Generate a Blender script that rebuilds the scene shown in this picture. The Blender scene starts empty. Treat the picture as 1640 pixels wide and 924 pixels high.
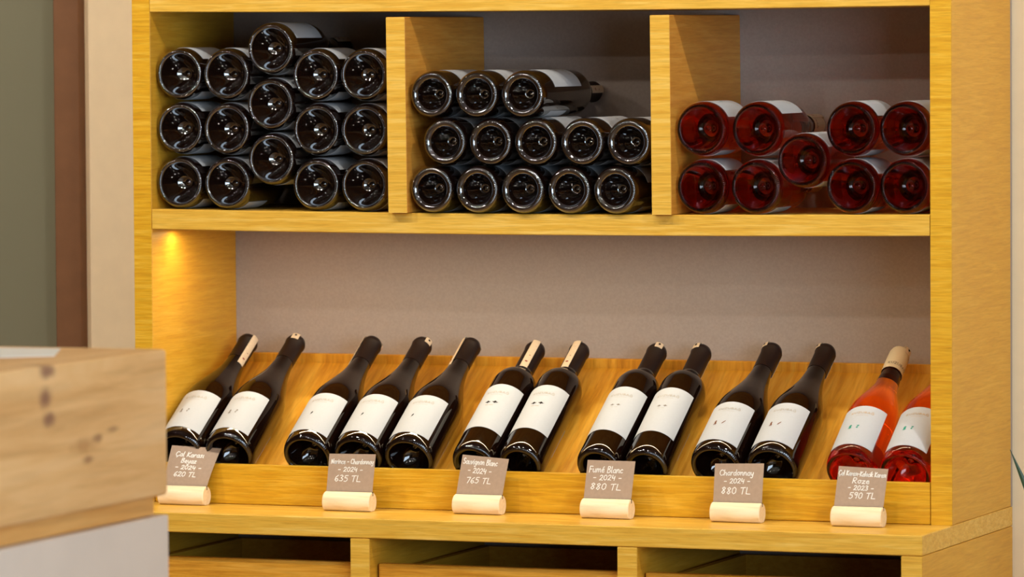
import bpy, bmesh, math, random
from mathutils import Matrix, Vector
random.seed(7)
sc = bpy.context.scene
COL = sc.collection

# ------------------------------------------------------------------ camera
cam_d = bpy.data.cameras.new('camera')
cam = bpy.data.objects.new('camera', cam_d)
COL.objects.link(cam)
cam_d.sensor_width = 36.0
cam_d.lens = 179.39
cam_d.clip_start = 0.05
cam_d.clip_end = 60
rx, ux, fx = Vector((.9319, .3627, -.0063)), Vector((-.0121, .0485, .9988)), Vector((-.3626, .9306, -.0496))
rx.normalize(); fx = (fx - rx * fx.dot(rx)).normalized(); ux = rx.cross(fx).normalized()
m = Matrix.Identity(4)
for i in range(3):
    m[i][0] = rx[i]; m[i][1] = ux[i]; m[i][2] = -fx[i]
m.translation = Vector((3.4218, -7.232, .3001))
cam.matrix_world = m
cam_d.dof.use_dof = True
cam_d.dof.focus_distance = 7.74
cam_d.dof.aperture_fstop = 5.6
sc.camera = cam

# ------------------------------------------------------------------ exposure, world
sc.view_settings.view_transform = 'Standard'
sc.view_settings.look = 'None'
sc.view_settings.gamma = 1.0
sc.view_settings.exposure = -0.14
sc.view_settings.use_curve_mapping = False
sc.cycles.use_denoising = True
w = bpy.data.worlds.new('world'); sc.world = w; w.use_nodes = True
w.node_tree.nodes['Background'].inputs[0].default_value = (.75, .86, 1.0, 1)
w.node_tree.nodes['Background'].inputs[1].default_value = 1.2

# ------------------------------------------------------------------ large lights (daylight through the side window)
KEY = 1.0
def area(name, loc, rot, sx, sy, power, col):
    d = bpy.data.lights.new(name, 'AREA'); d.shape = 'RECTANGLE'; d.size = sx; d.size_y = sy
    d.energy = power; d.color = col
    o = bpy.data.objects.new(name, d); o.location = loc; o.rotation_euler = rot
    COL.objects.link(o); return o
area('window_daylight', (4.58, -4.7, .37), (0, math.radians(90), 0), 1.5, 4.2, 215, (.68, .84, 1.0))
CEIL = 1.70
LAMPS = [(-.90, -1.35, 125), (.10, -1.30, 58), (1.10, -1.35, 50), (2.45, -1.10, 112),
         (-.75, -3.9, 50), (.55, -3.8, 34), (1.85, -3.9, 24), (3.3, -3.4, 24),
         (.1, -5.9, 40), (1.7, -6.1, 30), (3.3, -5.9, 30)]
LAMP_COL = (1.0, .925, .82)

# ------------------------------------------------------------------ materials
def lin(c):
    return tuple(((v / 255) / 12.92 if v / 255 <= .04045 else ((v / 255 + .055) / 1.055) ** 2.4) for v in c) + (1,)
def new_mat(name):
    mt = bpy.data.materials.new(name); mt.use_nodes = True
    nt = mt.node_tree
    return mt, nt, nt.nodes['Principled BSDF']
def plain(name, c, rough=.5, spec=.5, noise=0.0, nscale=60, metal=0):
    mt, nt, b = new_mat(name)
    b.inputs['Roughness'].default_value = rough
    b.inputs['Specular IOR Level'].default_value = spec
    b.inputs['Metallic'].default_value = metal
    b.inputs['Base Color'].default_value = c
    if noise:
        tc = nt.nodes.new('ShaderNodeTexCoord')
        n = nt.nodes.new('ShaderNodeTexNoise'); n.inputs['Scale'].default_value = nscale; n.inputs['Detail'].default_value = 4
        r = nt.nodes.new('ShaderNodeValToRGB')
        r.color_ramp.elements[0].position = .35; r.color_ramp.elements[1].position = .65
        r.color_ramp.elements[0].color = tuple(v * (1 - noise) for v in c[:3]) + (1,)
        r.color_ramp.elements[1].color = tuple(min(1, v * (1 + noise)) for v in c[:3]) + (1,)
        nt.links.new(tc.outputs['Object'], n.inputs['Vector']); nt.links.new(n.outputs['Fac'], r.inputs[0])
        nt.links.new(r.outputs[0], b.inputs['Base Color'])
    return mt
def wood(name, dark, mid, light, scale, rough=.42, rot=(0, 0, 0), figure=.5, pore=.35):
    """veneer: long streaks along the axis of the small scale, cathedral figure, fine pores"""
    mt, nt, b = new_mat(name)
    N = nt.nodes.new; L = nt.links.new
    tc = N('ShaderNodeTexCoord')
    mp = N('ShaderNodeMapping'); mp.inputs['Scale'].default_value = scale; mp.inputs['Rotation'].default_value = rot
    L(tc.outputs['Object'], mp.inputs['Vector'])
    n1 = N('ShaderNodeTexNoise'); n1.inputs['Scale'].default_value = 1.0; n1.inputs['Detail'].default_value = 5
    n1.inputs['Roughness'].default_value = .62; n1.inputs['Distortion'].default_value = .6
    L(mp.outputs[0], n1.inputs['Vector'])
    mp2 = N('ShaderNodeMapping'); mp2.inputs['Scale'].default_value = (3.2, 3.2, 3.2)
    L(mp.outputs[0], mp2.inputs['Vector'])
    n2 = N('ShaderNodeTexNoise'); n2.inputs['Scale'].default_value = 1.0; n2.inputs['Detail'].default_value = 3
    L(mp2.outputs[0], n2.inputs['Vector'])
    n3 = N('ShaderNodeTexNoise'); n3.inputs['Scale'].default_value = 2.2; n3.inputs['Detail'].default_value = 2
    L(tc.outputs['Object'], n3.inputs['Vector'])
    ra = N('ShaderNodeValToRGB')
    e = ra.color_ramp.elements; e[0].position = .30; e[0].color = dark; e[1].position = .72; e[1].color = light
    k = e.new(.5); k.color = mid
    mixf = N('ShaderNodeMath'); mixf.operation = 'MULTIPLY_ADD'; mixf.inputs[1].default_value = figure; 
    L(n3.outputs['Fac'], mixf.inputs[0]); 
    sub = N('ShaderNodeMath'); sub.operation = 'SUBTRACT'; L(n1.outputs['Fac'], sub.inputs[0]); sub.inputs[1].default_value = figure * .5
    L(sub.outputs[0], mixf.inputs[2])
    L(mixf.outputs[0], ra.inputs[0])
    rb = N('ShaderNodeValToRGB'); rb.color_ramp.elements[0].position = .36; rb.color_ramp.elements[1].position = .52
    rb.color_ramp.elements[0].color = (1 - pore, 1 - pore, 1 - pore, 1); rb.color_ramp.elements[1].color = (1, 1, 1, 1)
    L(n2.outputs['Fac'], rb.inputs[0])
    mx = N('ShaderNodeMix'); mx.data_type = 'RGBA'; mx.blend_type = 'MULTIPLY'; mx.inputs[0].default_value = 1
    L(ra.outputs[0], mx.inputs[6]); L(rb.outputs[0], mx.inputs[7]); L(mx.outputs[2], b.inputs['Base Color'])
    b.inputs['Roughness'].default_value = rough
    b.inputs['Specular IOR Level'].default_value = .4
    bp = N('ShaderNodeBump'); bp.inputs['Strength'].default_value = .08; bp.inputs['Distance'].default_value = .002
    L(n2.outputs['Fac'], bp.inputs['Height']); L(bp.outputs[0], b.inputs['Normal'])
    return mt
OAK = (lin((202, 144, 28)), lin((217, 163, 35)), lin((231, 183, 62)))
M = {}
M['oak_x'] = wood('oak_edge', *OAK, (9, 60, 190), figure=.25, pore=.14, rough=.36)                 # grain along x
M['oak_light'] = wood('oak_light', lin((212, 158, 52)), lin((224, 176, 68)), lin((236, 196, 100)), (8, 60, 170), rot=(0, .06, 0), figure=.25, pore=.13, rough=.36)
M['oak_y'] = wood('oak_panel', lin((206, 148, 40)), lin((216, 161, 46)), lin((226, 175, 62)), (70, 9.0, 150), rot=(.22, 0, 0), figure=.3, pore=.07)     # side panels, grain along depth
M['oak_divider'] = wood('oak_divider', lin((200, 132, 44)), lin((212, 146, 54)), lin((222, 162, 70)), (70, 9.0, 150), rot=(.22, 0, 0), figure=.3, pore=.07)  # redder copy of the panel oak: reddish cast of cubby shade put into its colour
M['oak_slope'] = wood('oak_slope', lin((194, 128, 30)), lin((220, 156, 44)), lin((233, 178, 68)), (60, 6.0, 8.0), rot=(0, 0, .5), figure=.5, pore=.12)
M['oak_drawer'] = wood('oak_drawer', lin((186, 122, 28)), lin((212, 150, 46)), lin((226, 170, 70)), (7, 60, 150), figure=.3, pore=.14)
M['beech'] = wood('beech', lin((232, 204, 156)), lin((244, 222, 182)), lin((250, 234, 204)), (9, 60, 60), rough=.5, figure=.2, pore=.06)
M['pine'] = wood('pine', lin((208, 158, 98)), lin((230, 184, 124)), lin((240, 200, 146)), (30, 2.0, 26), rough=.5, figure=.6, pore=.08)
M['pine_strip'] = wood('pine_strip', lin((182, 124, 56)), lin((208, 150, 78)), lin((222, 170, 100)), (30, 2.0, 40), rough=.5, pore=.1)
M['back'] = plain('taupe_laminate', lin((164, 152, 144)), .55, .3, .05, 300)
M['wall'] = plain('wall_paint', lin((242, 222, 186)), .8, .2, .02, 30)
M['trim_white'] = plain('lamp_trim', lin((220, 215, 205)), .5, .4)
M['wall_dark'] = plain('dark_wall_paint', lin((92, 70, 54)), .7, .2, .03, 20)
M['ceiling'] = plain('ceiling_paint', lin((112, 102, 92)), .9, .1)
M['floor'] = plain('floor_tile', lin((156, 126, 94)), .5, .4, .08, 3)
M['frame'] = plain('brown_frame', lin((122, 84, 56)), .5, .4, .05, 30)
M['white_panel'] = plain('white_panel', lin((216, 202, 188)), .55, .3, .02, 12)
M['paper'] = plain('white_paper', lin((240, 240, 236)), .7, .2)
M['dark'] = plain('dark_interior', lin((54, 40, 34)), .6, .3)
M['label'] = plain('label_paper', lin((180, 184, 188)), .6, .25, .012, 400)
M['seal'] = plain('seal_paper', lin((228, 208, 180)), .6, .25, .06, 300)
M['ink_black'] = plain('ink_black', lin((32, 28, 26)), .6, .2)
M['ink_grey'] = plain('ink_grey', lin((120, 112, 104)), .6, .2)
M['ink_pale'] = plain('ink_pale', lin((164, 154, 134)), .6, .2)
M['ink_gold'] = plain('ink_gold', lin((190, 158, 108)), .5, .3)
M['ink_brown'] = plain('ink_brown', lin((112, 66, 38)), .6, .2)
M['ink_red'] = plain('ink_red', lin((150, 70, 56)), .6, .2)
M['ink_teal'] = plain('ink_teal', lin((44, 140, 118)), .6, .2)
M['chalk'] = plain('chalk_white', lin((245, 240, 230)), .7, .2)
M['card'] = plain('slate_card', lin((172, 147, 124)), .6, .3, .04, 200)
M['capsule'] = plain('black_capsule', lin((28, 17, 17)), .36, .45)
M['cream_capsule'] = plain('cream_capsule', lin((236, 222, 190)), .45, .4)
M['cork'] = plain('cork', lin((60, 26, 18)), .7, .2)
M['metal'] = plain('aluminium', lin((180, 180, 180)), .35, .5, metal=1)
M['gap'] = plain('shadow_gap', lin((20, 14, 10)), .8, .1)
M['leaf'] = plain('leaf_green', lin((42, 66, 40)), .35, .5, .3, 14)
M['leaf_edge'] = plain('leaf_edge', lin((150, 156, 96)), .4, .4)
M['pot'] = plain('white_pot', lin((216, 210, 200)), .4, .5)
M['soil'] = plain('soil', lin((50, 36, 26)), .9, .1, .3, 60)
mt, nt, b = new_mat('dark_glass')
b.inputs['Base Color'].default_value = (.0040, .0014, .0010, 1); b.inputs['Roughness'].default_value = .035
b.inputs['IOR'].default_value = 1.68; b.inputs['Specular IOR Level'].default_value = .5
M['glass'] = mt
mt, nt, b = new_mat('thick_dark_glass')          # heavy punted bases: inner and outer glass faces both mirror the room
b.inputs['Base Color'].default_value = (.0045, .0018, .0012, 1); b.inputs['Roughness'].default_value = .03
b.inputs['IOR'].default_value = 1.75; b.inputs['Coat Weight'].default_value = 1.0; b.inputs['Coat IOR'].default_value = 1.7; b.inputs['Coat Roughness'].default_value = .02
M['glass_thick'] = mt
mt, nt, b = new_mat('rose_glass')
b.inputs['Base Color'].default_value = (1, .86, .80, 1); b.inputs['Roughness'].default_value = .02
b.inputs['IOR'].default_value = 1.42; b.inputs['Transmission Weight'].default_value = 1.0
va = nt.nodes.new('ShaderNodeVolumeAbsorption'); va.inputs['Color'].default_value = (.965, .40, .06, 1); va.inputs['Density'].default_value = 27
nt.links.new(va.outputs[0], nt.nodes['Material Output'].inputs['Volume'])
M['rose'] = mt
mt, nt, b = new_mat('frosted_glass')
b.inputs['Base Color'].default_value = lin((150, 146, 120)); b.inputs['Roughness'].default_value = .28
b.inputs['Transmission Weight'].default_value = .35; b.inputs['IOR'].default_value = 1.45
M['frosted'] = mt
mt, nt, b = new_mat('clear_glass')
b.inputs['Base Color'].default_value = (1, 1, 1, 1); b.inputs['Roughness'].default_value = 0
b.inputs['Transmission Weight'].default_value = 1; b.inputs['IOR'].default_value = 1.45
M['clear'] = mt
def emit(name, c, s):
    mt, nt, b = new_mat(name)
    b.inputs['Base Color'].default_value = (0, 0, 0, 1)
    b.inputs['Emission Color'].default_value = c; b.inputs['Emission Strength'].default_value = s
    return mt
M['lamp_glow'] = emit('lamp_glow', (1, .9, .74, 1), 220)
M['led_glow'] = emit('led_glow', (1, .86, .6, 1), 8)
# pine with knots: stains with their own shape on the block's face
def add_knots(mat, knots):
    nt = mat.node_tree; N = nt.nodes.new; L = nt.links.new
    b = nt.nodes['Principled BSDF']; src = b.inputs['Base Color'].links[0].from_socket
    tc = N('ShaderNodeTexCoord')
    nz = N('ShaderNodeTexNoise'); nz.inputs['Scale'].default_value = 40; L(tc.outputs['Object'], nz.inputs['Vector'])
    for (y, z, ry, rz, c, a) in knots:
        mp = N('ShaderNodeMapping'); mp.vector_type = 'POINT'
        mp.inputs['Location'].default_value = (-CX / .05, -y / ry, -z / rz); mp.inputs['Scale'].default_value = (1 / .05, 1 / ry, 1 / rz)
        L(tc.outputs['Object'], mp.inputs['Vector'])
        ln = N('ShaderNodeVectorMath'); ln.operation = 'LENGTH'; L(mp.outputs[0], ln.inputs[0])
        ad = N('ShaderNodeMath'); ad.operation = 'MULTIPLY_ADD'; L(nz.outputs['Fac'], ad.inputs[0]); ad.inputs[1].default_value = .7
        L(ln.outputs['Value'], ad.inputs[2])
        mr = N('ShaderNodeMapRange'); mr.inputs[1].default_value = .55; mr.inputs[2].default_value = 1.35
        mr.inputs[3].default_value = a; mr.inputs[4].default_value = 0
        mr.interpolation_type = 'SMOOTHSTEP'
        L(ad.outputs[0], mr.inputs[0])
        mx = N('ShaderNodeMix'); mx.data_type = 'RGBA'; L(mr.outputs[0], mx.inputs[0]); L(src, mx.inputs[6]); mx.inputs[7].default_value = c
        src = mx.outputs[2]
    L(src, b.inputs['Base Color'])

# ------------------------------------------------------------------ helpers
def obj(name, bm, mat, parent=None, smooth=False, loc=None):
    me = bpy.data.meshes.new(name)
    bmesh.ops.recalc_face_normals(bm, faces=bm.faces)
    bm.to_mesh(me); bm.free()
    me.materials.append(M[mat] if isinstance(mat, str) else mat)
    if smooth:
        for p in me.polygons: p.use_smooth = True
        if smooth != True:
            me.set_sharp_from_angle(angle=math.radians(smooth))
    o = bpy.data.objects.new(name, me); COL.objects.link(o)
    if parent: o.parent = parent
    if loc: o.location = loc
    return o
def tag(o, label, cat, group=None):
    o['label'] = label; o['category'] = cat
    if group: o['group'] = group
    return o
def thing(name, label, cat, loc=(0, 0, 0), group=None):
    o = bpy.data.objects.new(name, None); o.empty_display_size = .05; COL.objects.link(o); o.location = loc
    return tag(o, label, cat, group)
def struct(name, bm, mat):
    o = obj(name, bm, mat); o['kind'] = 'structure'; return o
def box(bm, x0, x1, y0, y1, z0, z1, bev=0.0, seg=1):
    r = bmesh.ops.create_cube(bm, size=1)
    vs = r['verts']
    for v in vs:
        v.co = Vector((x0 + (v.co.x + .5) * (x1 - x0), y0 + (v.co.y + .5) * (y1 - y0), z0 + (v.co.z + .5) * (z1 - z0)))
    if bev:
        es = list({e for v in vs for e in v.link_edges})
        bmesh.ops.bevel(bm, geom=es, offset=bev, segments=seg, profile=.5, affect='EDGES')
    return bm
def bx(*a, **k):
    return box(bmesh.new(), *a, **k)
def lathe(prof, seg, bump=None):
    """prof: list of (r, z); bump: {profile index: dz} applied on every other pair of segments (knurling)"""
    bm = bmesh.new(); rows = []
    for i, (r, z) in enumerate(prof):
        if r < 1e-6:
            rows.append([bm.verts.new((0, 0, z))]); continue
        row = []
        for k in range(seg):
            a = 2 * math.pi * k / seg
            zz = z + (bump[i] if bump and i in bump and k % 3 == 1 else 0)
            row.append(bm.verts.new((r * math.cos(a), r * math.sin(a), zz)))
        rows.append(row)
    for p, q in zip(rows, rows[1:]):
        for k in range(seg):
            j = (k + 1) % seg
            if len(p) == 1 and len(q) == 1: continue
            if len(p) == 1: bm.faces.new((p[0], q[k], q[j]))
            elif len(q) == 1: bm.faces.new((p[k], p[j], q[0]))
            else: bm.faces.new((p[k], p[j], q[j], q[k]))
    return bm
def smooth_curve(pts, n):
    """Catmull-Rom through (r, z) control points"""
    out = []
    P = [pts[0]] + list(pts) + [pts[-1]]
    for i in range(1, len(P) - 2):
        for k in range(n):
            t = k / n
            out.append(tuple(.5 * (2 * P[i][d] + (P[i + 1][d] - P[i - 1][d]) * t + (2 * P[i - 1][d] - 5 * P[i][d] + 4 * P[i + 1][d] - P[i + 2][d]) * t * t
                                   + (3 * P[i][d] - P[i - 1][d] - 3 * P[i + 1][d] + P[i + 2][d]) * t ** 3) for d in (0, 1)))
    out.append(pts[-1]); return out

# ------------------------------------------------------------------ the room
FLOOR = -1.20; WB = .331
RX = 4.62; LX = -2.4; FY = -9.4
struct('floor', bx(LX, RX, FY, 1.6, FLOOR - .1, FLOOR), 'floor')
struct('ceiling', bx(LX, RX, FY, 1.6, CEIL, CEIL + .1), 'ceiling')
DL, DR, DT = -1.34, -.275, 1.05          # door opening in the back wall
wb = bx(DR, RX, WB, WB + .12, FLOOR, CEIL)
box(wb, LX, DL, WB, WB + .12, FLOOR, CEIL); box(wb, DL, DR, WB, WB + .12, DT, CEIL)
struct('wall_back', wb, 'wall')
struct('wall_left', bx(LX - .12, LX, FY, 1.6, FLOOR, CEIL), 'wall_dark')
struct('wall_front', bx(LX, RX, FY - .12, FY, FLOOR, CEIL), 'wall_dark')
wr = bx(RX, RX + .12, FY, -6.9, FLOOR, CEIL)
box(wr, RX, RX + .12, -2.5, 1.6, FLOOR, CEIL); box(wr, RX, RX + .12, -6.9, -2.5, FLOOR, -.45); box(wr, RX, RX + .12, -6.9, -2.5, 1.2, CEIL)
struct('wall_right', wr, 'wall')
struct('wall_hall', bx(LX, RX, 1.6, 1.72, FLOOR, CEIL), 'wall')
win = bx(RX + .03, RX + .08, -6.9, -6.84, -.45, 1.2)
for a in ((-2.56, -2.5, -.45, 1.2), (-4.73, -4.67, -.45, 1.2), (-6.9, -2.5, -.45, -.39), (-6.9, -2.5, 1.14, 1.2)):
    box(win, RX + .03, RX + .08, a[0], a[1], a[2], a[3])
win_o = struct('window_1', win, 'frame')
for y0, y1 in ((-6.84, -4.73), (-4.67, -2.56)):
    obj('pane', bx(RX + .05, RX + .058, y0, y1, -.39, 1.14), 'clear', win_o)
# door beside the rack: brown frame, frosted pane
df = bx(-.323, DR, WB - .02, WB + .13, FLOOR, DT, bev=.002)
box(df, DL, -1.29, WB - .02, WB + .13, FLOOR, DT, bev=.002); box(df, -1.29, -.323, WB - .02, WB + .13, DT - .05, DT, bev=.002)
door = struct('door_1', df, 'frame')
obj('pane', bx(-1.29, -.323, WB + .035, WB + .047, FLOOR + .005, DT - .05), 'frosted', door)
obj('handle', lathe([(0, 0), (.011, 0), (.011, .36), (0, .36)], 16), 'metal', door, 40, (-1.20, WB - .03, -.35))
obj('handle_post', bx(-1.206, -1.194, WB - .03, WB + .035, -.31, -.298), 'metal', door)
obj('handle_post', bx(-1.206, -1.194, WB - .03, WB + .035, -.05, -.038), 'metal', door)
bb = struct('baseboard_back', bx(1.42, RX, WB - .014, WB, FLOOR, FLOOR + .09, bev=.002), 'frame')

def downlight(x, y, power, where):
    t = thing('ceiling_downlight', 'round recessed ceiling downlight, ' + where, 'ceiling light', (x, y, CEIL), 'recessed ceiling downlights')
    obj('trim_ring', lathe([(.046, -.0005), (.062, -.0005), (.062, -.006), (.05, -.009), (.046, -.006), (.046, -.0005)], 32), 'trim_white', t, 40)
    obj('lens', lathe([(0, -.002), (.045, -.002), (.045, -.004), (0, -.0045)], 32), 'lamp_glow', t)
    d = bpy.data.lights.new('downlight_beam', 'SPOT'); d.energy = power * KEY; d.color = LAMP_COL
    d.spot_size = math.radians(120); d.spot_blend = .7; d.shadow_soft_size = .03
    o = bpy.data.objects.new('downlight_beam', d); COL.objects.link(o); o.parent = t; o.location = (0, 0, -.012)
    aim = Vector((x * .6 + .25, max(-.2, y + 3.2), -.45)) - Vector((x, y, CEIL))
    o.rotation_euler = aim.to_track_quat('-Z', 'Y').to_euler()
LAMP_AT = ('front row, above the brown door', 'front row, before the left part of the cabinet', 'front row, before the right part of the cabinet', 'front row, near the potted plant',
           'middle row, by the dark left wall', 'middle row, second from the left wall', 'middle row, third from the left wall', 'middle row, by the window wall',
           'back row, farthest from the window', 'back row, in the middle', 'back row, by the window')
for a, at in zip(LAMPS, LAMP_AT): downlight(*a, at)

# ------------------------------------------------------------------ rack: upper cabinet
XR, YB = 1.267, .3184
ZT, ZS, ZC, ZCU, YC = .3395, .0317, -.4276, -.4578, -.156
rack = thing('wine_cabinet', 'tall open oak wine cabinet with cubbies, standing on the oak counter against the wall', 'cabinet', (0, 0, ZC))
def rel(o, root):
    o.location = Vector(o.location) - root.location; return o
rel(obj('side_panel', bx(-.0308, 0, 0, YB, ZC, .78, bev=.0012), 'oak_y', rack), rack)
rel(obj('side_panel', bx(XR, 1.3001, 0, YB, ZC, .78, bev=.0012), 'oak_y', rack), rack)
def edge_face(bm): return bm
def sag_board(x0, x1, y0, y1, z0, z1, sag, bev):
    bm = bmesh.new(); n = 24
    sec = [(y0, z0 + bev), (y0 + bev, z0), (y1, z0), (y1, z1), (y0 + bev, z1), (y0, z1 - bev)]
    rows = []
    for k in range(n + 1):
        t = k / n; x = x0 + (x1 - x0) * t; d = -4 * sag * t * (1 - t)
        rows.append([bm.verts.new((x, y, z + d)) for y, z in sec])
    for p, q in zip(rows, rows[1:]):
        for i in range(6): bm.faces.new((p[i], p[(i + 1) % 6], q[(i + 1) % 6], q[i]))
    bm.faces.new(rows[0]); bm.faces.new(rows[-1]); return bm
SAG = .0036
def shelf_z(x):
    t = min(1, max(0, (x - .0008) / (XR - .0016))); return ZS - 4 * SAG * t * (1 - t)
rel(obj('shelf', sag_board(.0009, XR - .0009, 0, YB, 0, ZS, SAG, .0014), 'oak_light', rack), rack)
rel(obj('top_board', sag_board(.0003, XR - .0003, 0, YB, ZT, ZT + .0317, .0028, .001), 'oak_light', rack), rack)
rel(obj('cap_board', bx(.0003, XR - .0003, 0, YB, .748, .78, bev=.001), 'oak_x', rack), rack)
rel(obj('back_panel', bx(-.0308, 1.3001, YB, YB + .008, ZC, .78), 'back', rack), rack)
for xs in (-.0304, XR + .0004):           # front edge banding of the uprights: grain runs across
    rel(obj('edge_band', bx(xs, xs + .0300 + (.0023 if xs > 0 else 0), -.0006, .0004, ZC, .7795), 'oak_x', rack), rack)
led = rel(obj('led_strip', sag_board(.012, 1.255, .066, .078, -.0012, -.0002, SAG, .0001), 'metal', rack), rack)
obj('diffuser', sag_board(.014, 1.253, .067, .077, -.0016, -.0013, SAG, .0001), 'led_glow', led)
for i in range(4):
    a = bpy.data.lights.new('led_glow', 'AREA'); a.shape = 'RECTANGLE'; a.size = .308; a.size_y = .008
    a.energy = (.78, .74, .52, .28)[i]; a.color = (1, .78, .48)
    ao = bpy.data.objects.new('led_glow', a); COL.objects.link(ao); ao.location = (.169 + i * .31, .072, -.0020 - (.0028 if i in (0, 3) else .0040))

# loose dividers between the cubbies (they lean a little and stop short of the top board)
for (xb, lean, lab) in ((.4062, .0067, 'loose oak divider board between the left and middle cubbies'),
                        (.8353, .0068, 'loose oak divider board between the middle and right cubbies')):
    zb = shelf_z(xb + .016) + .0002
    o = obj('shelf_divider', bx(0, .0312, -.012, .3175, 0, .3000, bev=.0012), 'oak_divider')
    o.location = (xb + .0004, 0, zb); o.rotation_euler = (0, -lean, 0)
    tag(o, lab, 'divider', 'cubby dividers'); del o['group']
    obj('edge_band', bx(.0003, .0309, -.0126, -.0118, .0004, .2996), 'oak_light', o)

# ------------------------------------------------------------------ counter board and base cabinet
o = obj('counter_board', bx(-.0308, 1.3003, YC, YB + .008, ZCU, ZC - .0002, bev=.0012), 'oak_light')
tag(o, 'long oak counter board under the tilted display rack, price tags standing along it', 'worktop')
base = thing('base_cabinet', 'oak base cabinet with deep drawers under the counter board', 'cabinet', (0, 0, FLOOR))
def bp(name, bm, mat='oak_y'): return rel(obj(name, bm, mat, base), base)
ZB = ZCU - .0006
bp('side_panel', bx(1.2684, 1.3003, YC, YB + .008, FLOOR, ZB, bev=.001))
bp('side_panel', bx(-.0308, .0010, YC, YB + .008, FLOOR, ZB, bev=.001))
posts = ((.4003, .4315), (.8301, .8612))
for a, c in posts:
    bp('upright', bx(a, c, YC, YB, FLOOR + .08, ZB, bev=.001))
for a, c in posts + ((1.2684, 1.3003), (-.0308, .0010)):
    bp('edge_band', bx(a + .0004, c - .0004, YC - .0006, YC + .0004, FLOOR + .08, ZB - .0004), 'oak_light')
bp('back_panel', bx(.0010, 1.2684, YB - .002, YB + .006, FLOOR + .08, ZB), 'back')
bp('bottom_board', bx(.0010, 1.2684, YC + .02, YB - .002, FLOOR + .05, FLOOR + .08), 'oak_x')
bp('plinth', bx(.0010, 1.2684, YC + .04, YC + .058, FLOOR, FLOOR + .05), 'frame')
for x0, x1 in ((.0010, .4003), (.4315, .8301), (.8612, 1.2684)):
    g = .0035
    for z0, z1 in ((-.835, -.4985), (FLOOR + .086, -.840)):
        dr = bp('drawer', bx(x0 + g, x1 - g, YC + .026, YC + .044, z0, z1, bev=.0016), 'oak_drawer')
        dbx = bx(x0 + .012, x0 + .024, YC + .0445, YB - .03, z0 + .02, z1 - .012)
        box(dbx, x1 - .024, x1 - .012, YC + .0445, YB - .03, z0 + .02, z1 - .012)
        box(dbx, x0 + .024, x1 - .024, YB - .042, YB - .03, z0 + .02, z1 - .012)
        box(dbx, x0 + .024, x1 - .024, YC + .0445, YB - .042, z0 + .02, z0 + .032)
        obj('drawer_box', dbx, 'oak_y', dr)

# ------------------------------------------------------------------ tilted display rack
TH = math.radians(31)
disp = thing('display_rack', 'oak display rack with a tilted board and front ledge holding a row of wine bottles', 'rack', (0, 0, ZC))
def dp(name, bm, mat): return rel(obj(name, bm, mat, disp), disp)
X0, X1 = .0012, XR - .0012
dp('front_ledge', bx(X0, X1, .0005, .0100, ZC + .0003, -.3650, bev=.0012), 'oak_x')
BY, BZ = .025, -.3896                      # a point of the board's top face
def bz(y): return BZ + (y - BY) * math.tan(TH)
sb = bmesh.new()
pr = [(.0105, bz(.0105)), (.2990, bz(.2990)), (.2990, bz(.2990) - .016), (.0105, bz(.0105) - .016)]
r0 = [sb.verts.new((X0, y, z)) for y, z in pr]; r1 = [sb.verts.new((X1, y, z)) for y, z in pr]
for i in range(4): sb.faces.new((r0[i], r0[(i + 1) % 4], r1[(i + 1) % 4], r1[i]))
sb.faces.new(r0); sb.faces.new(r1)
dp('tilted_board', sb, 'oak_slope')
dp('back_rail', bx(X0, X1, .2995, YB - .0005, ZC + .0003, -.2105, bev=.0012), 'oak_slope')

# ------------------------------------------------------------------ bottles
def profile_burgundy(R, L):
    punt = [(0, .0318), (.0014, .0320), (.0028, .0334), (.0050, .0341), (.0090, .0328), (.0140, .0293), (.0190, .0242), (.0235, .0180), (.0270, .0118), (.0297, .0064), (.0316, .0028)]
    ring = [(.0326, .0014), (.0336, .0004), (.0350, 0), (.0363, .0006), (.0374, .0018)]
    heel = [(R - .0025, .0032), (R - .0012, .0060), (R - .0004, .0098), (R, .0148)]
    k = L / .318
    sh = smooth_curve([(R, .128 * k), (R - .0018, .146 * k), (R - .0068, .166 * k), (R - .0145, .192 * k), (R - .0205, .214 * k), (.0172, .236 * k), (.0148, .258 * k), (.0141, .275 * k)], 6)
    return punt + ring + heel + [(R, .06)] + sh + [(.0141, L - .006), (0, L - .005)], len(punt)
def profile_bordeaux(R, L):
    punt = [(0, .0375), (.0022, .0378), (.0040, .0395), (.0070, .0395), (.0110, .0365), (.0160, .0275), (.0195, .0165), (.0215, .0085), (.0232, .0040), (.0262, .0014)]
    ring = [(.0278, .0006), (.0290, 0), (.0304, .0002), (.0317, .0009), (.0330, .0020)]
    heel = [(R - .0026, .0034), (R - .0012, .0062), (R - .0004, .0098), (R, .0145)]
    k = L / .318
    sh = smooth_curve([(R, .200 * k), (R - .0012, .208 * k), (R - .0052, .220 * k), (R - .0120, .2305 * k), (.0185, .239 * k), (.0155, .247 * k), (.0143, .258 * k)], 5)
    return punt + ring + heel + [(R, .06), (R, .15)] + sh + [(.0143, L - .006), (0, L - .005)], len(punt)
def cyl_point(R, u, v):
    a = u / R; return Vector((R * math.sin(a), -R * math.cos(a), v))
def patch(R, u0, u1, v0, v1, nu=28, nv=2):
    bm = bmesh.new()
    g = [[bm.verts.new(cyl_point(R, u0 + (u1 - u0) * i / nu, v0 + (v1 - v0) * j / nv)) for i in range(nu + 1)] for j in range(nv + 1)]
    # slightly rounded corners
    for j in range(nv):
        for i in range(nu): bm.faces.new((g[j][i], g[j][i + 1], g[j + 1][i + 1], g[j + 1][i]))
    r = bmesh.ops.extrude_face_region(bm, geom=bm.faces[:])
    for e in r['geom']:
        if isinstance(e, bmesh.types.BMVert):
            h = Vector((e.co.x, e.co.y, 0)).normalized(); e.co -= h * .00025
    return bm
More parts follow.
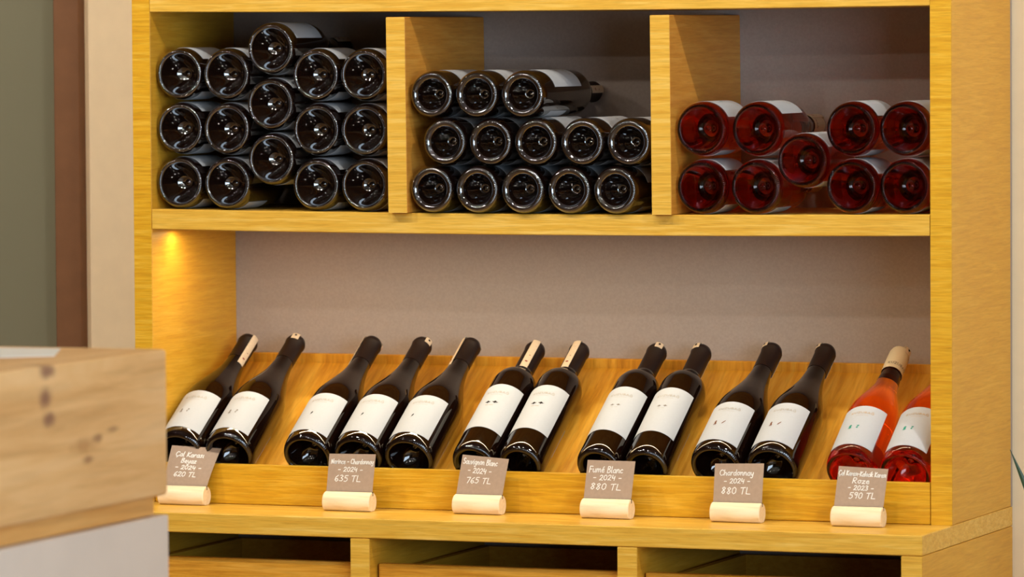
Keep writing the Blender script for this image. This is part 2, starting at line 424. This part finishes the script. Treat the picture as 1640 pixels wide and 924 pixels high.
def glyph_mesh(text, size, width=None):
    """Blender's built-in font turned into flat triangles centred on 0,0"""
    c = bpy.data.curves.new('t', 'FONT'); c.body = text; c.size = size; c.align_x = 'CENTER'; c.resolution_u = 2
    c.space_character = 1.12
    o = bpy.data.objects.new('t', c); COL.objects.link(o)
    me = bpy.data.meshes.new_from_object(o.evaluated_get(bpy.context.evaluated_depsgraph_get()))
    vs = [v.co.copy() for v in me.vertices]; fs = [tuple(p.vertices) for p in me.polygons]
    bpy.data.objects.remove(o); bpy.data.curves.remove(c); bpy.data.meshes.remove(me)
    if width:
        x0 = min(v.x for v in vs); x1 = max(v.x for v in vs); k = width / (x1 - x0)
        for v in vs: v.x = (v.x - (x0 + x1) / 2) * k
    return vs, fs
def bar(x0, x1, y0, y1): return [(x0, y0), (x1, y0), (x1, y1), (x0, y1)]
def wrap(R, polys, vs=None, fs=None, at=(0, 0)):
    bm = bmesh.new()
    if vs:
        bv = [bm.verts.new(cyl_point(R, v.x + at[0], v.y + at[1])) for v in vs]
        for f in fs:
            try: bm.faces.new([bv[i] for i in f])
            except ValueError: pass
    for p in polys:
        try: bm.faces.new([bm.verts.new(cyl_point(R, x + at[0], y + at[1])) for x, y in p])
        except ValueError: pass
    return bm
mm = .001
def bird(s, fl):   # a little bird like silhouette, unit mm
    pts = [(-4.6, .6), (-2.2, 1.2), (-1.0, 2.8), (.4, 3.6), (1.2, 2.4), (2.6, 1.5), (4.4, 1.6), (3.0, .2), (1.2, -.8), (.2, -2.4), (-.4, -.9), (-2.0, -.6)]
    return [(x * s * fl, y * s) for x, y in pts]
def figure_walk(s, fl):
    pts = [(-.6, 6), (.8, 6.2), (1.0, 4.6), (2.4, 3.2), (1.1, 2.8), (1.3, .8), (2.6, -1.6), (1.6, -5.4), (.6, -5.4), (.4, -1.6), (-1.0, -4.8), (-2.4, -4.6), (-1.2, -.8), (-1.2, 2.4), (-2.6, 1.6), (-.8, 4.4)]
    return [(x * s * fl, y * s) for x, y in pts]
def shift(p, dx, dy): return [(x + dx, y + dy) for x, y in p]
def emblem_polys(kind):
    if kind == 'birds':
        return [shift(bird(1.15, 1), -6, 0), shift(bird(1.15, -1), 6, .3)], [bar(-8, -3, -7.6, -6.2), bar(-1.5, 5, -7.6, -6.4)]
    if kind == 'small_birds':
        return [shift(bird(.85, 1), -5, 0), shift(bird(.85, -1), 5, .2)], [bar(-6, -2, -5.6, -5), bar(0, 5, -5.6, -5)]
    if kind == 'leaf':
        return [[(-2.0, -4.6), (-.2, -2.2), (1.2, -.6), (2.1, 2.2), (1.0, 4.8), (-.6, 2.4), (-1.4, .2), (-.9, -1.8)]], []
    if kind == 'walkers':
        return [shift(figure_walk(1.0, 1), -6.5, 0), shift([(-2.6, -4), (-.6, -2.2), (.8, .2), (2.8, 3.8), (2.0, 4.6), (-.2, 1.8), (-2.0, -1.0)], 7, 0)], []
    if kind == 'figures':
        return [shift(figure_walk(.95, -1), -6, 0), shift([(1.6, 4), (2.4, 2.2), (1.2, .2), (-.6, -1.8), (.6, -4.2), (-1.0, -4), (-2.2, -1.6), (-.4, .6), (1.0, 2.2), (-1.2, 3.2), (-.6, 4.4)], 5.5, 0)], []
    return [shift(figure_walk(.85, 1), -6, -.5), shift(figure_walk(.85, -1), -4.4, .4), shift([(-2, 3.4), (2.2, 4.4), (2.6, 2.2), (.4, -.4), (2, -3.2), (-1.4, -3.4), (-1.0, -.6), (.6, 1.8)], 6, 0)], []
def seal_mesh(R, L, ang, long_len, short_len, wdt=.0125):
    """strip stamped over the cap: down one side, over the top, down the other"""
    bm = bmesh.new()
    rr = R + .0006; top = L + .0006
    path = []
    zl = L - long_len
    for k in range(7): path.append((rr, zl + (top - .004 - zl) * k / 6))
    path += [(rr - .0012, top - .0012), (rr - .004, top)]
    path += [(-(rr - .004), top), (-(rr - .0012), top - .0012), (-rr, top - .004), (-rr, L - short_len)]
    L_, N_ = path, 6
    rows = []
    for s, z in path:
        row = []
        for i in range(N_ + 1):
            t = -wdt / 2 + wdt * i / N_
            if abs(s) > rr - .002:
                a = t / rr; q = Vector((abs(s) * math.sin(a), -abs(s) * math.cos(a), z))
                if s < 0: q.y = -q.y
            else: q = Vector((t, -s, z))
            row.append(bm.verts.new(q))
        rows.append(row)
    for p, q in zip(rows, rows[1:]):
        for i in range(N_): bm.faces.new((p[i], p[i + 1], q[i + 1], q[i]))
    r = bmesh.ops.extrude_face_region(bm, geom=bm.faces[:])
    for e in r['geom']:
        if isinstance(e, bmesh.types.BMVert):
            h = Vector((e.co.x, e.co.y, 0))
            e.co -= (h.normalized() * .0003 if h.length > rr - .001 else Vector((0, 0, .0003)))
    bmesh.ops.rotate(bm, verts=bm.verts, cent=(0, 0, 0), matrix=Matrix.Rotation(ang, 3, 'Z'))
    return bm
def seal_marks(R, L, ang, long_len, dot):
    rr = R + .0011
    bm = bmesh.new()
    for (u, v, a, c) in ((0, L - long_len + .014, .0026, .0016), (.001, L - long_len + .030, .0012, .0008)):
        bm.faces.new([bm.verts.new(cyl_point(rr, u + a * math.cos(t * math.pi / 5), v + c * math.sin(t * math.pi / 5))) for t in range(10)])
    # mark on the short side and the top
    for sgn in (1,):
        bm.faces.new([bm.verts.new(Vector((.0022 * math.cos(t * math.pi / 4), .009 + .0018 * math.sin(t * math.pi / 4), L + .0011))) for t in range(8)])
        q = [cyl_point(rr, .002 * math.cos(t * math.pi / 4), L - .0065 + .0022 * math.sin(t * math.pi / 4)) for t in range(8)]
        bm.faces.new([bm.verts.new(Vector((-p.x, -p.y, p.z))) for p in q])
    bmesh.ops.rotate(bm, verts=bm.verts, cent=(0, 0, 0), matrix=Matrix.Rotation(ang, 3, 'Z'))
    return bm
TEXT_CACHE = {}
def build_bottle(shape, R, L, emblem, rose=False, seal=None, knurl=252, thick=False):
    root = bpy.data.objects.new('wine_bottle', None); root.empty_display_size = .05; COL.objects.link(root)
    prof, n = (profile_burgundy if shape == 'burgundy' else profile_bordeaux)(R, L)
    bump = {n: .0006, n + 1: .0009, n + 2: .0010, n + 3: .0009, n + 4: .0007}
    if shape == 'bordeaux': bump = {n + 1: .0006, n + 2: .0009, n + 3: .0010, n + 4: .0008}
    body = obj('bottle_glass', lathe(prof, knurl, bump), 'rose' if rose else ('glass_thick' if thick else 'glass'), root, True)
    if shape == 'burgundy': v0, v1, half = .0185, .1165, math.radians(52)
    else: v0, v1, half = .0510, .1650, math.radians(62)
    u = half * R
    lb = obj('front_label', patch(R + .0005, -u, u, v0, v1), 'label', root, 40)
    Rl = R + .0008
    key = 'KUZUBAĞ'
    if key not in TEXT_CACHE: TEXT_CACHE[key] = glyph_mesh(key, .0072, .036)
    vs, fs = TEXT_CACHE[key]
    dash = [bar(x, x + 1.5, 0, .5) for x in (-9, -7, -5, -2.4, -.4, 1.6, 4.2, 6.2, 8.2)]
    dash = [[(x * mm, y * mm - .0045) for x, y in p] for p in dash]
    obj('lettering', wrap(Rl, dash, vs, fs, (0, v1 - (.0200 if shape == 'burgundy' else .0235))), 'ink_gold' if rose else 'ink_pale', lb)
    pol, sub = emblem_polys(emblem)
    ink = {'birds': 'ink_black', 'small_birds': 'ink_grey', 'leaf': 'ink_black', 'walkers': 'ink_brown', 'figures': 'ink_grey', 'rose': 'ink_teal'}[emblem]
    off = -.0055 if shape == 'burgundy' else -.0015
    obj('emblem', wrap(Rl, [[(x * mm, y * mm) for x, y in p] for p in pol], at=(off, v1 - (.0540 if shape == 'burgundy' else .0490))), ink, lb)
    if sub: obj('small_print', wrap(Rl, [[(x * mm, y * mm) for x, y in p] for p in sub], at=(off, v1 - (.0540 if shape == 'burgundy' else .0490))), 'ink_pale', lb)
    # back label, half way round
    bl = obj('back_label', patch(R + .0005, -.036, .036, v0 + .004, v0 + .074, 16), 'label', root, 40)
    bl.rotation_euler = (0, 0, math.pi)
    cz = L - (.062 if shape == 'burgundy' else .071)
    cr = .0154
    cap = [(cr, cz), (cr + .0003, cz + .002), (cr + .0002, L - .0125), (cr + .0012, L - .0115), (cr + .0012, L - .0085), (cr + .0002, L - .0078), (cr, L - .004), (cr - .0012, L - .0012), (cr - .004, L), (0, L + .0002)]
    if rose:
        cap = [(cr + .0012, cz), (cr + .0014, cz + .02), (cr + .0006, L - .010), (cr - .001, L - .004), (cr - .004, L - .001), (0, L)]
    cp = obj('capsule', lathe(cap, 40), 'cream_capsule' if rose else 'capsule', root, 50)
    if rose:
        v2, f2 = glyph_mesh('KUZUBAĞ', .0085, .034)
        obj('lettering', wrap(cr + .0018, [], v2, f2, (.012, cz + .008)), 'ink_grey', cp)
        obj('cork', lathe([(0, cz - .016), (.0118, cz - .016), (.0118, cz + .001), (0, cz + .001)], 24), 'cork', root, 40)
    if seal:
        ang, ll, sl = seal
        so = obj('tax_seal', seal_mesh(cr + (.0012 if not rose else .0016), L, ang, ll, sl), 'seal', root, 40)
        obj('seal_mark', seal_marks(cr + (.0012 if not rose else .0016), L, ang, ll, 0), 'ink_red' if ll > .05 and abs(ang) < 1.6 else 'ink_black', so)
    return root
def copy_bottle(src):
    r = src.copy(); COL.objects.link(r)
    for ch in list(src.children):
        c = ch.copy(); COL.objects.link(c); c.parent = r
        for g in list(ch.children):
            d = g.copy(); COL.objects.link(d); d.parent = c
    return r
def pose(root, loc, alpha, lean=0.0, spin=0.0):
    root.matrix_world = Matrix.Translation(loc) @ Matrix.Rotation(alpha, 4, 'X') @ Matrix.Rotation(lean, 4, 'Y') @ Matrix.Rotation(spin, 4, 'Z')
ORD = ['first', 'second', 'third', 'fourth', 'fifth']
HALF = -math.pi / 2
D = math.radians
RBU, RBO, RRO, RLC = .0415, .0364, .0408, .0405   # display burgundy, straight, rosé, left cubby
LUP = .296
# --- upper left cubby: burgundy shaped, 15
left_cols = (.0420, .1240, .1980, .2730, .3557)
srcL = None
for ci, x in enumerate(left_cols):
    for ri in range(3):
        if ci == 2: z = (.110, .1955, .2815)[ri]
        else: z = shelf_z(x) + RLC + .0011 + .0850 * ri
        if srcL is None: srcL = build_bottle('burgundy', RLC, LUP, 'leaf', seal=(.3, .06, .013), thick=True); o = srcL
        else: o = copy_bottle(srcL)
        pose(o, (x, .014 + random.uniform(-.003, .004), z), HALF, 0, random.uniform(-.05, .28))
        col = 'raised middle column' if ci == 2 else ['leftmost column', 'second column from the left', '', 'fourth column from the left', 'rightmost column'][ci]
        tag(o, 'dark wine bottle lying base out in the left cubby, %s, %s' % (col, ('bottom', 'middle', 'top')[ri]), 'wine bottle', 'dark bottles in the left cubby')
# --- upper middle cubby: bordeaux shaped, 13
srcM = None
rows = [(0, [.4768, .5516, .6264, .7010, .7756]), (1, [.4988, .5734, .6480, .7226, .7972]), (2, [.4772, .5520, .6268])]
for ri, xs in rows:
    for ci, x in enumerate(xs):
        z = (shelf_z(x) + RBO + .0011) if ri == 0 else (.1378, .2102)[ri - 1]
        if srcM is None: srcM = build_bottle('bordeaux', RBO, .318, 'small_birds', seal=(D(62), .055, .013), thick=True); o = srcM
        else: o = copy_bottle(srcM)
        pose(o, (x, -.011 + random.uniform(-.0015, .0015), z), HALF, 0, random.uniform(.08, .34))
        n = len(xs)
        tag(o, 'dark straight-sided bottle lying base out in the middle cubby, %s row, %s from the left' % (('bottom', 'middle', 'top')[ri], ORD[ci]), 'wine bottle', 'dark bottles in the middle cubby')
# --- upper right cubby: rose, 9
srcR = None
spots = [(.9092, 0, 'bottom row, first from the left'), (.9950, 0, 'bottom row, second from the left'), (1.1425, 0, 'bottom row, second from the right'), (1.2252, 0, 'bottom row, rightmost'),
         (.9092, 1, 'top row, first from the left'), (.9970, 1, 'top row, second from the left'), (1.1425, 1, 'top row, second from the right'), (1.2252, 1, 'top row, rightmost'), (1.0680, 2, 'wedged between the two pairs')]
for x, ri, where in spots:
    z = {0: shelf_z(x) + RRO + .0011, 1: .1578, 2: .1105}[ri]
    y = .002 if x < 1.1 else .008
    if srcR is None: srcR = build_bottle('burgundy', RRO, LUP, 'rose', rose=True, seal=(.3, .06, .013)); o = srcR
    else: o = copy_bottle(srcR)
    pose(o, (x, y, z), HALF, 0, random.uniform(.02, .26))
    tag(o, 'pink rosé bottle lying base out in the right cubby, ' + where, 'wine bottle', 'rosé bottles in the right cubby')
# --- bottles on the tilted board
AL = TH - math.pi / 2
LD = .318
rowb = [  # x, shape, emblem, lean, seal(angle, long, short), label
    (.0430, 'burgundy', 'figures', -.004, (D(62), .078, .012), 'dark wine bottle leftmost on the tilted board, partly behind the wooden counter'),
    (.1263, 'burgundy', 'figures', -.003, (D(195), .06, .015), 'dark wine bottle second from the left on the tilted board, two grey figures on label'),
    (.2601, 'burgundy', 'leaf', -.005, (D(-62), .078, .012), 'dark wine bottle third from the left, leaf mark, pale seal left of its neck'),
    (.3453, 'burgundy', 'leaf', 0, (D(235), .06, .014), 'dark wine bottle fourth from the left, middle one of the three with a leaf mark'),
    (.4298, 'burgundy', 'leaf', -.004, (D(-45), .078, .012), 'dark wine bottle fifth from the left, rightmost of the three with a leaf mark'),
    (.5363, 'bordeaux', 'birds', .002, (D(18), .074, .012), 'straight-sided dark bottle sixth from the left, two black birds on its label'),
    (.6132, 'bordeaux', 'birds', -.005, (D(-4), .074, .012), 'straight-sided dark bottle seventh from the left, right one of the pair with black birds'),
    (.7402, 'bordeaux', 'small_birds', .002, (D(205), .06, .014), 'straight dark bottle eighth from the left, left of the small-bird pair'),
    (.8176, 'bordeaux', 'small_birds', -.010, (D(160), .06, .014), 'straight dark bottle ninth from the left, right of the small-bird pair'),
    (.9298, 'burgundy', 'walkers', .004, (D(145), .06, .012), 'dark wine bottle tenth from the left, left one of the pair with brown figures'),
    (1.0182, 'burgundy', 'walkers', 0, (D(140), .06, .012), 'dark wine bottle eleventh from the left, right one of the pair with brown figures'),
    (1.1423, 'burgundy', 'rose', -.016, (D(245), .05, .016), 'rosé bottle with cream capsule, left one of the two on the tilted board'),
    (1.2265, 'burgundy', 'rose', -.006, (D(245), .05, .016), 'rosé bottle at the right end of the tilted board, neck hidden by the cabinet side')]
for x, shp, em, lean, seal, lab in rowb:
    R = RBU if shp == 'burgundy' else RBO
    rose = em == 'rose'
    if rose: R = .0403
    o = build_bottle(shp, R, LD, em, rose=rose, seal=seal)
    # axis sits R above the board, base leans on the inner top edge of the ledge
    n = Vector((0, -math.sin(TH), math.cos(TH))); ax = Vector((0, math.cos(TH), math.sin(TH)))
    P = Vector((x, BY, BZ)) + n * (R + .0008)
    edge = Vector((x, .0100, -.3650)); s = (edge - P).dot(ax) + .0006
    pose(o, P + ax * s, AL, lean)
    tag(o, lab, 'wine bottle', 'bottles on the tilted display board')

# ------------------------------------------------------------------ price tags: beech half log with a hand written card
G = {  # single-stroke handwriting, x-height .58, cap height 1, descender -.4
 'C': (.66, [[(.62, .82), (.48, .98), (.22, .95), (.05, .65), (.06, .3), (.25, .03), (.5, .04), (.64, .2)]]),
 'Ç': (.66, [[(.62, .82), (.48, .98), (.22, .95), (.05, .65), (.06, .3), (.25, .03), (.5, .04), (.64, .2)], [(.34, 0), (.4, -.14), (.28, -.22)]]),
 'K': (.6, [[(.08, 1), (.06, 0)], [(.55, .95), (.08, .45), (.58, 0)]]),
 'B': (.58, [[(.06, 0), (.08, 1), (.42, .98), (.5, .76), (.1, .55), (.46, .48), (.54, .22), (.38, .02), (.06, 0)]]),
 'N': (.66, [[(.05, 0), (.1, .9), (.5, .05), (.58, 1)]]),
 'S': (.56, [[(.5, .86), (.34, 1), (.1, .88), (.12, .62), (.42, .45), (.5, .2), (.3, 0), (.05, .1)]]),
 'F': (.54, [[(.08, 0), (.1, 1), (.54, .98)], [(.1, .52), (.44, .54)]]),
 'R': (.6, [[(.06, 0), (.08, 1), (.42, .98), (.5, .74), (.34, .52), (.1, .5), (.54, 0)]]),
 'T': (.6, [[(0, .92), (.55, .98)], [(.3, .96), (.26, 0)]]),
 'L': (.56, [[(.08, 1), (.06, .04), (.52, .02)]]),
 'a': (.54, [[(.44, .5), (.28, .58), (.08, .42), (.08, .12), (.26, 0), (.42, .16), (.46, .56), (.46, .08), (.54, 0)]]),
 'c': (.46, [[(.42, .48), (.26, .58), (.07, .4), (.07, .14), (.24, 0), (.44, .08)]]),
 'd': (.56, [[(.44, .46), (.26, .58), (.07, .38), (.08, .1), (.26, 0), (.42, .16), (.48, 1), (.46, .1), (.56, 0)]]),
 'e': (.48, [[(.08, .3), (.4, .34), (.34, .56), (.16, .54), (.06, .3), (.14, .04), (.34, 0), (.46, .12)]]),
 'é': (.48, [[(.08, .3), (.4, .34), (.34, .56), (.16, .54), (.06, .3), (.14, .04), (.34, 0), (.46, .12)], [(.2, .72), (.36, .9)]]),
 'g': (.54, [[(.44, .48), (.26, .58), (.08, .4), (.1, .12), (.28, .02), (.44, .2), (.46, .54), (.42, -.26), (.24, -.4), (.08, -.28)]]),
 'h': (.54, [[(.08, 1), (.06, 0), (.14, .42), (.32, .58), (.44, .42), (.44, .06), (.54, 0)]]),
 'i': (.24, [[(.1, .56), (.1, .06), (.2, 0)], [(.1, .76), (.12, .8)]]),
 'ı': (.24, [[(.1, .56), (.1, .06), (.2, 0)]]),
 'k': (.5, [[(.08, 1), (.06, 0)], [(.42, .56), (.1, .28), (.46, 0)]]),
 'l': (.24, [[(.1, 1), (.08, .1), (.2, 0)]]),
 'm': (.8, [[(.05, .56), (.06, 0), (.12, .4), (.26, .58), (.36, .42), (.36, 0), (.42, .4), (.56, .58), (.68, .42), (.68, .06), (.78, 0)]]),
 'n': (.54, [[(.06, .56), (.06, 0), (.14, .42), (.3, .58), (.43, .42), (.43, .06), (.54, 0)]]),
 'o': (.52, [[(.26, .58), (.08, .42), (.08, .14), (.26, 0), (.44, .16), (.42, .44), (.26, .58), (.5, .5)]]),
 'r': (.42, [[(.08, .56), (.08, 0), (.12, .36), (.26, .56), (.4, .5)]]),
 's': (.44, [[(.38, .5), (.22, .58), (.1, .44), (.32, .26), (.34, .08), (.18, 0), (.04, .08)]]),
 'u': (.54, [[(.06, .56), (.08, .12), (.24, 0), (.42, .16), (.44, .56), (.44, .08), (.54, 0)]]),
 'v': (.48, [[(.04, .56), (.2, 0), (.42, .58)]]),
 'y': (.52, [[(.06, .56), (.1, .18), (.26, .08), (.42, .24), (.46, .56), (.4, -.24), (.22, -.4), (.06, -.28)]]),
 'z': (.46, [[(.06, .54), (.4, .56), (.06, .02), (.44, .04)]]),
 '0': (.56, [[(.28, 1), (.08, .8), (.06, .25), (.26, 0), (.48, .22), (.48, .78), (.28, 1)]]),
 '2': (.56, [[(.06, .76), (.2, .98), (.44, .9), (.44, .62), (.06, .04), (.3, .1), (.54, .02)]]),
 '3': (.54, [[(.08, .9), (.3, 1), (.46, .8), (.22, .54), (.48, .34), (.36, .04), (.06, .08)]]),
 '4': (.56, [[(.1, 1), (.06, .42), (.46, .46)], [(.42, .8), (.4, 0)]]),
 '5': (.54, [[(.5, .98), (.14, .96), (.1, .58), (.38, .6), (.48, .3), (.3, 0), (.05, .08)]]),
 '6': (.54, [[(.42, 1), (.14, .68), (.06, .24), (.26, 0), (.48, .2), (.36, .46), (.1, .32)]]),
 '7': (.54, [[(.04, .92), (.5, .98), (.24, 0)]]),
 '8': (.56, [[(.46, .82), (.28, 1), (.1, .82), (.44, .3), (.28, 0), (.08, .2), (.24, .5), (.46, .82)]]),
 '9': (.54, [[(.44, .7), (.24, .52), (.08, .72), (.22, .98), (.44, .9), (.44, .6), (.36, 0)]]),
 '-': (.46, [[(.04, .42), (.4, .44)]]),
 ' ': (.34, [])}
def stroke_polys(text, cx, y, width, h, pen, slant=.10):
    x = 0; strokes = []
    for ch in text:
        adv, st = G[ch]
        jy = random.uniform(-.04, .04)
        for s in st: strokes.append([(x + px + slant * py, py + jy) for px, py in s])
        x += adv + .06
    x0 = min(p[0] for s in strokes for p in s); x1 = max(p[0] for s in strokes for p in s)
    k = width / (x1 - x0)
    out = []
    for s in strokes:
        s = [(cx + (px - (x0 + x1) / 2) * k, y + py * h) for px, py in s]
        for (ax, ay), (qx, qy) in zip(s, s[1:]):
            dx, dy = qx - ax, qy - ay; l = math.hypot(dx, dy) or 1e-9; nx, ny = -dy / l * pen / 2, dx / l * pen / 2
            out.append([(ax + nx, ay + ny), (ax - nx, ay - ny), (qx - nx, qy - ny), (qx + nx, qy + ny)])
        for ax, ay in s:
            out.append([(ax + pen / 2 * math.cos(t * math.pi / 3), ay + pen / 2 * math.sin(t * math.pi / 3)) for t in range(6)])
    return out
PX, PY = .00111, .00104
def price_tag(x0, x1, y, lines, tilt, rot, curl, label):
    w = x1 - x0; cx = (x0 + x1) / 2
    t = thing('price_tag', label, 'price tag', (cx, y, ZC), 'hand written price tags on the counter')
    bm = bmesh.new(); n = 28; R = .0158; zc = .0136
    rows = []
    for xx in (-w / 2, -w / 2 + .0012, w / 2 - .0012, w / 2):
        k = 1 if abs(xx) < w / 2 - .0006 else .93
        rows.append([bm.verts.new((xx, k * R * math.sin(2 * math.pi * i / n), max(.0003, zc + k * R * math.cos(2 * math.pi * i / n)))) for i in range(n)])
    for p, q in zip(rows, rows[1:]):
        for i in range(n): bm.faces.new((p[i], p[(i + 1) % n], q[(i + 1) % n], q[i]))
    bm.faces.new(rows[0]); bm.faces.new(rows[-1])
    obj('log_base', bm, 'beech', t, 35)
    obj('card_slot', bx(-w / 2 - .0001, w / 2 + .0001, -.0007, .0017, zc + R - .006, zc + R + .0001), 'gap', t)
    H = .062; cw = w - .002
    def bend(u, v, off=0.0):            # card plane -> tag space: v up the card, slight curl, tilt back
        d = curl * ((u / cw) + .5) * (v / H) ** 2
        uu = u + math.tan(rot) * v; vv = v - math.tan(rot) * u * .9 * (v / H)
        return Vector((uu, (vv * math.sin(tilt)) + d - off, zc + R - .004 + vv * math.cos(tilt) + abs(d) * .3))
    cb = bmesh.new(); nu, nv = 6, 8
    grids = []
    for off in (0, -.0006):
        grids.append([[cb.verts.new(bend(-cw / 2 + cw * i / nu, H * j / nv, off)) for i in range(nu + 1)] for j in range(nv + 1)])
    for g in grids:
        for j in range(nv):
            for i in range(nu): cb.faces.new((g[j][i], g[j][i + 1], g[j + 1][i + 1], g[j + 1][i]))
    a, c = grids
    for i in range(nu):
        cb.faces.new((a[0][i], a[0][i + 1], c[0][i + 1], c[0][i])); cb.faces.new((a[nv][i], a[nv][i + 1], c[nv][i + 1], c[nv][i]))
    for j in range(nv):
        cb.faces.new((a[j][0], a[j + 1][0], c[j + 1][0], c[j][0])); cb.faces.new((a[j][nu], a[j + 1][nu], c[j + 1][nu], c[j][nu]))
    card = obj('card', cb, 'card', t)
    lt = bmesh.new()
    for text, u, dv, wd, h in lines:
        for p in stroke_polys(text, u * PX, H - dv * PY - h * .5, wd * PX, h, .00135):
            try: lt.faces.new([lt.verts.new(bend(px, py, .0004)) for px, py in p])
            except ValueError: pass
    obj('handwriting', lt, 'chalk', card)
    return t
TY = -.0405
price_tag(.0250, .1035, -.028, [('Çal Karası', -5, 11, 40, .0066), ('Beyaz', -4, 19.5, 22, .0064), ('- 2024 -', -2, 29, 38, .0060), ('620 TL', -4, 39, 33, .0070)], D(16), D(9), .020,
          'leftmost price tag, tilted card half behind the wooden counter')
price_tag(.3136, .3921, TY - .008, [('Narince - Chardonnay', 1, 11, 63, .0074), ('- 2024 -', -1, 23, 36, .0072), ('635 TL', -4, 36, 38, .0095)], D(13), D(0), .002,
          'price tag in front of the leaf-marked bottles, card reading 635 TL')
price_tag(.5236, .6010, TY + .004, [('Sauvignon Blanc', -6, 8, 50, .0085), ('- 2024 -', -5, 21, 34, .0080), ('765 TL', -4, 35, 35, .0090)], D(14), D(5), .002,
          'price tag in front of the black-bird bottles, card reading 765 TL')
price_tag(.7340, .8120, TY - .003, [('Fumé Blanc', -6, 13, 48, .0095), ('- 2024 -', -3, 25, 40, .0080), ('880 TL', -4, 38, 43, .0095)], D(15), D(1), .002,
          'price tag below the small-bird bottles, card headed Fumé Blanc')
price_tag(.9400, 1.0185, TY - .001, [('Chardonnay', -3, 13, 47, .0085), ('- 2024 -', -2, 25, 36, .0075), ('880 TL', -3, 39, 40, .0100)], D(12), D(-1), .002,
          'price tag below the brown-figure bottles, card headed Chardonnay')
price_tag(1.1320, 1.2100, TY - .011, [('Çal Karası-Kalecik Karası', 0, 9, 65, .0072), ('Roze', -1, 19, 23, .0080), ('- 2023 -', 0, 29, 35, .0070), ('590 TL', 3, 40, 36, .0090)], D(14), D(3), .002,
          'rightmost price tag, in front of the two rosé bottles')

# ------------------------------------------------------------------ service counter in the foreground
CX, CY, CT = .632, -1.294, -.100
sc_t = thing('service_counter', 'pale pine service counter with a thick top block above white panels, in the foreground', 'counter', (CX, CY, FLOOR))
def cpart(name, bm, mat): return rel(obj(name, bm, mat, sc_t), sc_t)
add_knots(M['pine'], [(y + .0, z, ry, rz, c, a) for y, z, ry, rz, c, a in (
    (-1.636, -.106, .030, .014, lin((120, 78, 70)), .8), (-1.642, -.139, .028, .018, lin((116, 74, 66)), .8), (-1.634, -.166, .026, .014, lin((118, 76, 66)), .8),
    (-1.538, -.205, .055, .013, lin((168, 116, 66)), .6), (-1.500, -.199, .020, .008, lin((132, 90, 66)), .7), (-1.457, -.191, .024, .006, lin((140, 98, 70)), .6), (-1.525, -.224, .022, .008, lin((140, 94, 66)), .7))])
blk = obj('top_block', bx(-1.3, CX, -3.6, CY, -.288, CT, bev=.005, seg=3), 'pine', sc_t, 30); rel(blk, sc_t)
cpart('recess_band', bx(-1.29, CX - .014, -3.59, CY - .014, -.3125, -.288), 'pine_strip')
cpart('side_panel', bx(CX - .018, CX, -3.6, CY, FLOOR, -.3135, bev=.0015), 'white_panel')
cpart('back_panel', bx(-1.3, CX - .0185, CY - .018, CY, FLOOR, -.3135, bev=.0015), 'white_panel')
cpart('front_panel', bx(-1.3, CX - .0185, -3.6, -3.582, FLOOR, -.3135, bev=.0015), 'white_panel')
cpart('inner_shelf', bx(-1.29, CX - .02, -3.58, CY - .02, -.75, -.73), 'white_panel')
pb = bmesh.new()
q = [(.30, -1.352), (.502, -1.338), (.560, -1.472), (.40, -1.62), (.22, -1.60)]
tv = [pb.verts.new((x, y, CT + .0014)) for x, y in q]; bv = [pb.verts.new((x, y, CT + .0003)) for x, y in q]
pb.faces.new(tv); pb.faces.new(bv)
for i in range(5): pb.faces.new((tv[i], tv[(i + 1) % 5], bv[(i + 1) % 5], bv[i]))
tag(obj('paper_sheet', pb, 'paper'), 'white sheet of paper lying on the pine service counter', 'paper')

# ------------------------------------------------------------------ potted plant beside the cabinet
pl = thing('potted_plant', 'potted plant beside the cabinet, one dark pointed leaf showing at the right edge', 'plant', (1.63, .08, FLOOR))
obj('pot', lathe([(0, .001), (.085, .001), (.095, .02), (.115, .24), (.118, .25), (.108, .25), (.104, .23), (0, .23)], 40), 'pot', pl, 35)
obj('soil', lathe([(0, .232), (.1035, .232), (.1035, .236), (0, .240)], 32), 'soil', pl, 35)
def leaf(tip, base, wdt, bow):
    bm = bmesh.new(); n = 14; T = Vector(tip); B = Vector(base); rows = []
    side = (T - B).cross(Vector((.36, -.93, 0))).normalized()
    for k in range(n + 1):
        t = k / n; p = B.lerp(T, t) + Vector(bow) * math.sin(math.pi * t)
        ww = wdt * (math.sin(math.pi * (.18 + .82 * t)) ** .8 if t < .999 else .02) * (1 - .25 * t)
        dn = side.cross(T - B).normalized() * ww * .35
        rows.append([bm.verts.new(p - side * ww), bm.verts.new(p + dn * .9), bm.verts.new(p + side * ww), bm.verts.new(p + dn * 1.2)])
    for a, c in zip(rows, rows[1:]):
        for i in range(4): bm.faces.new((a[i], a[(i + 1) % 4], c[(i + 1) % 4], c[i]))
    bm.faces.new(rows[0]); bm.faces.new(rows[-1]); return bm
ox, oy, oz = 1.63, .08, FLOOR
for tip, bs, wd, bow in (((1.3715, .06, -.318), (1.620, .07, -.96), .023, (.028, 0, -.035)), ((1.60, -.05, -.25), (1.62, .06, -.96), .020, (.03, 0, 0)),
                         ((1.78, .10, -.30), (1.645, .08, -.96), .020, (-.02, 0, 0)), ((1.70, .02, -.12), (1.635, .09, -.96), .020, (.0, 0, 0)),
                         ((1.52, -.10, -.45), (1.61, .07, -.96), .018, (.02, 0, 0)), ((1.86, .0, -.48), (1.65, .09, -.96), .018, (0, 0, .05))):
    o = obj('leaf', leaf(tip, bs, wd, bow), 'leaf', pl, 50); o.location = (-ox, -oy, -oz)
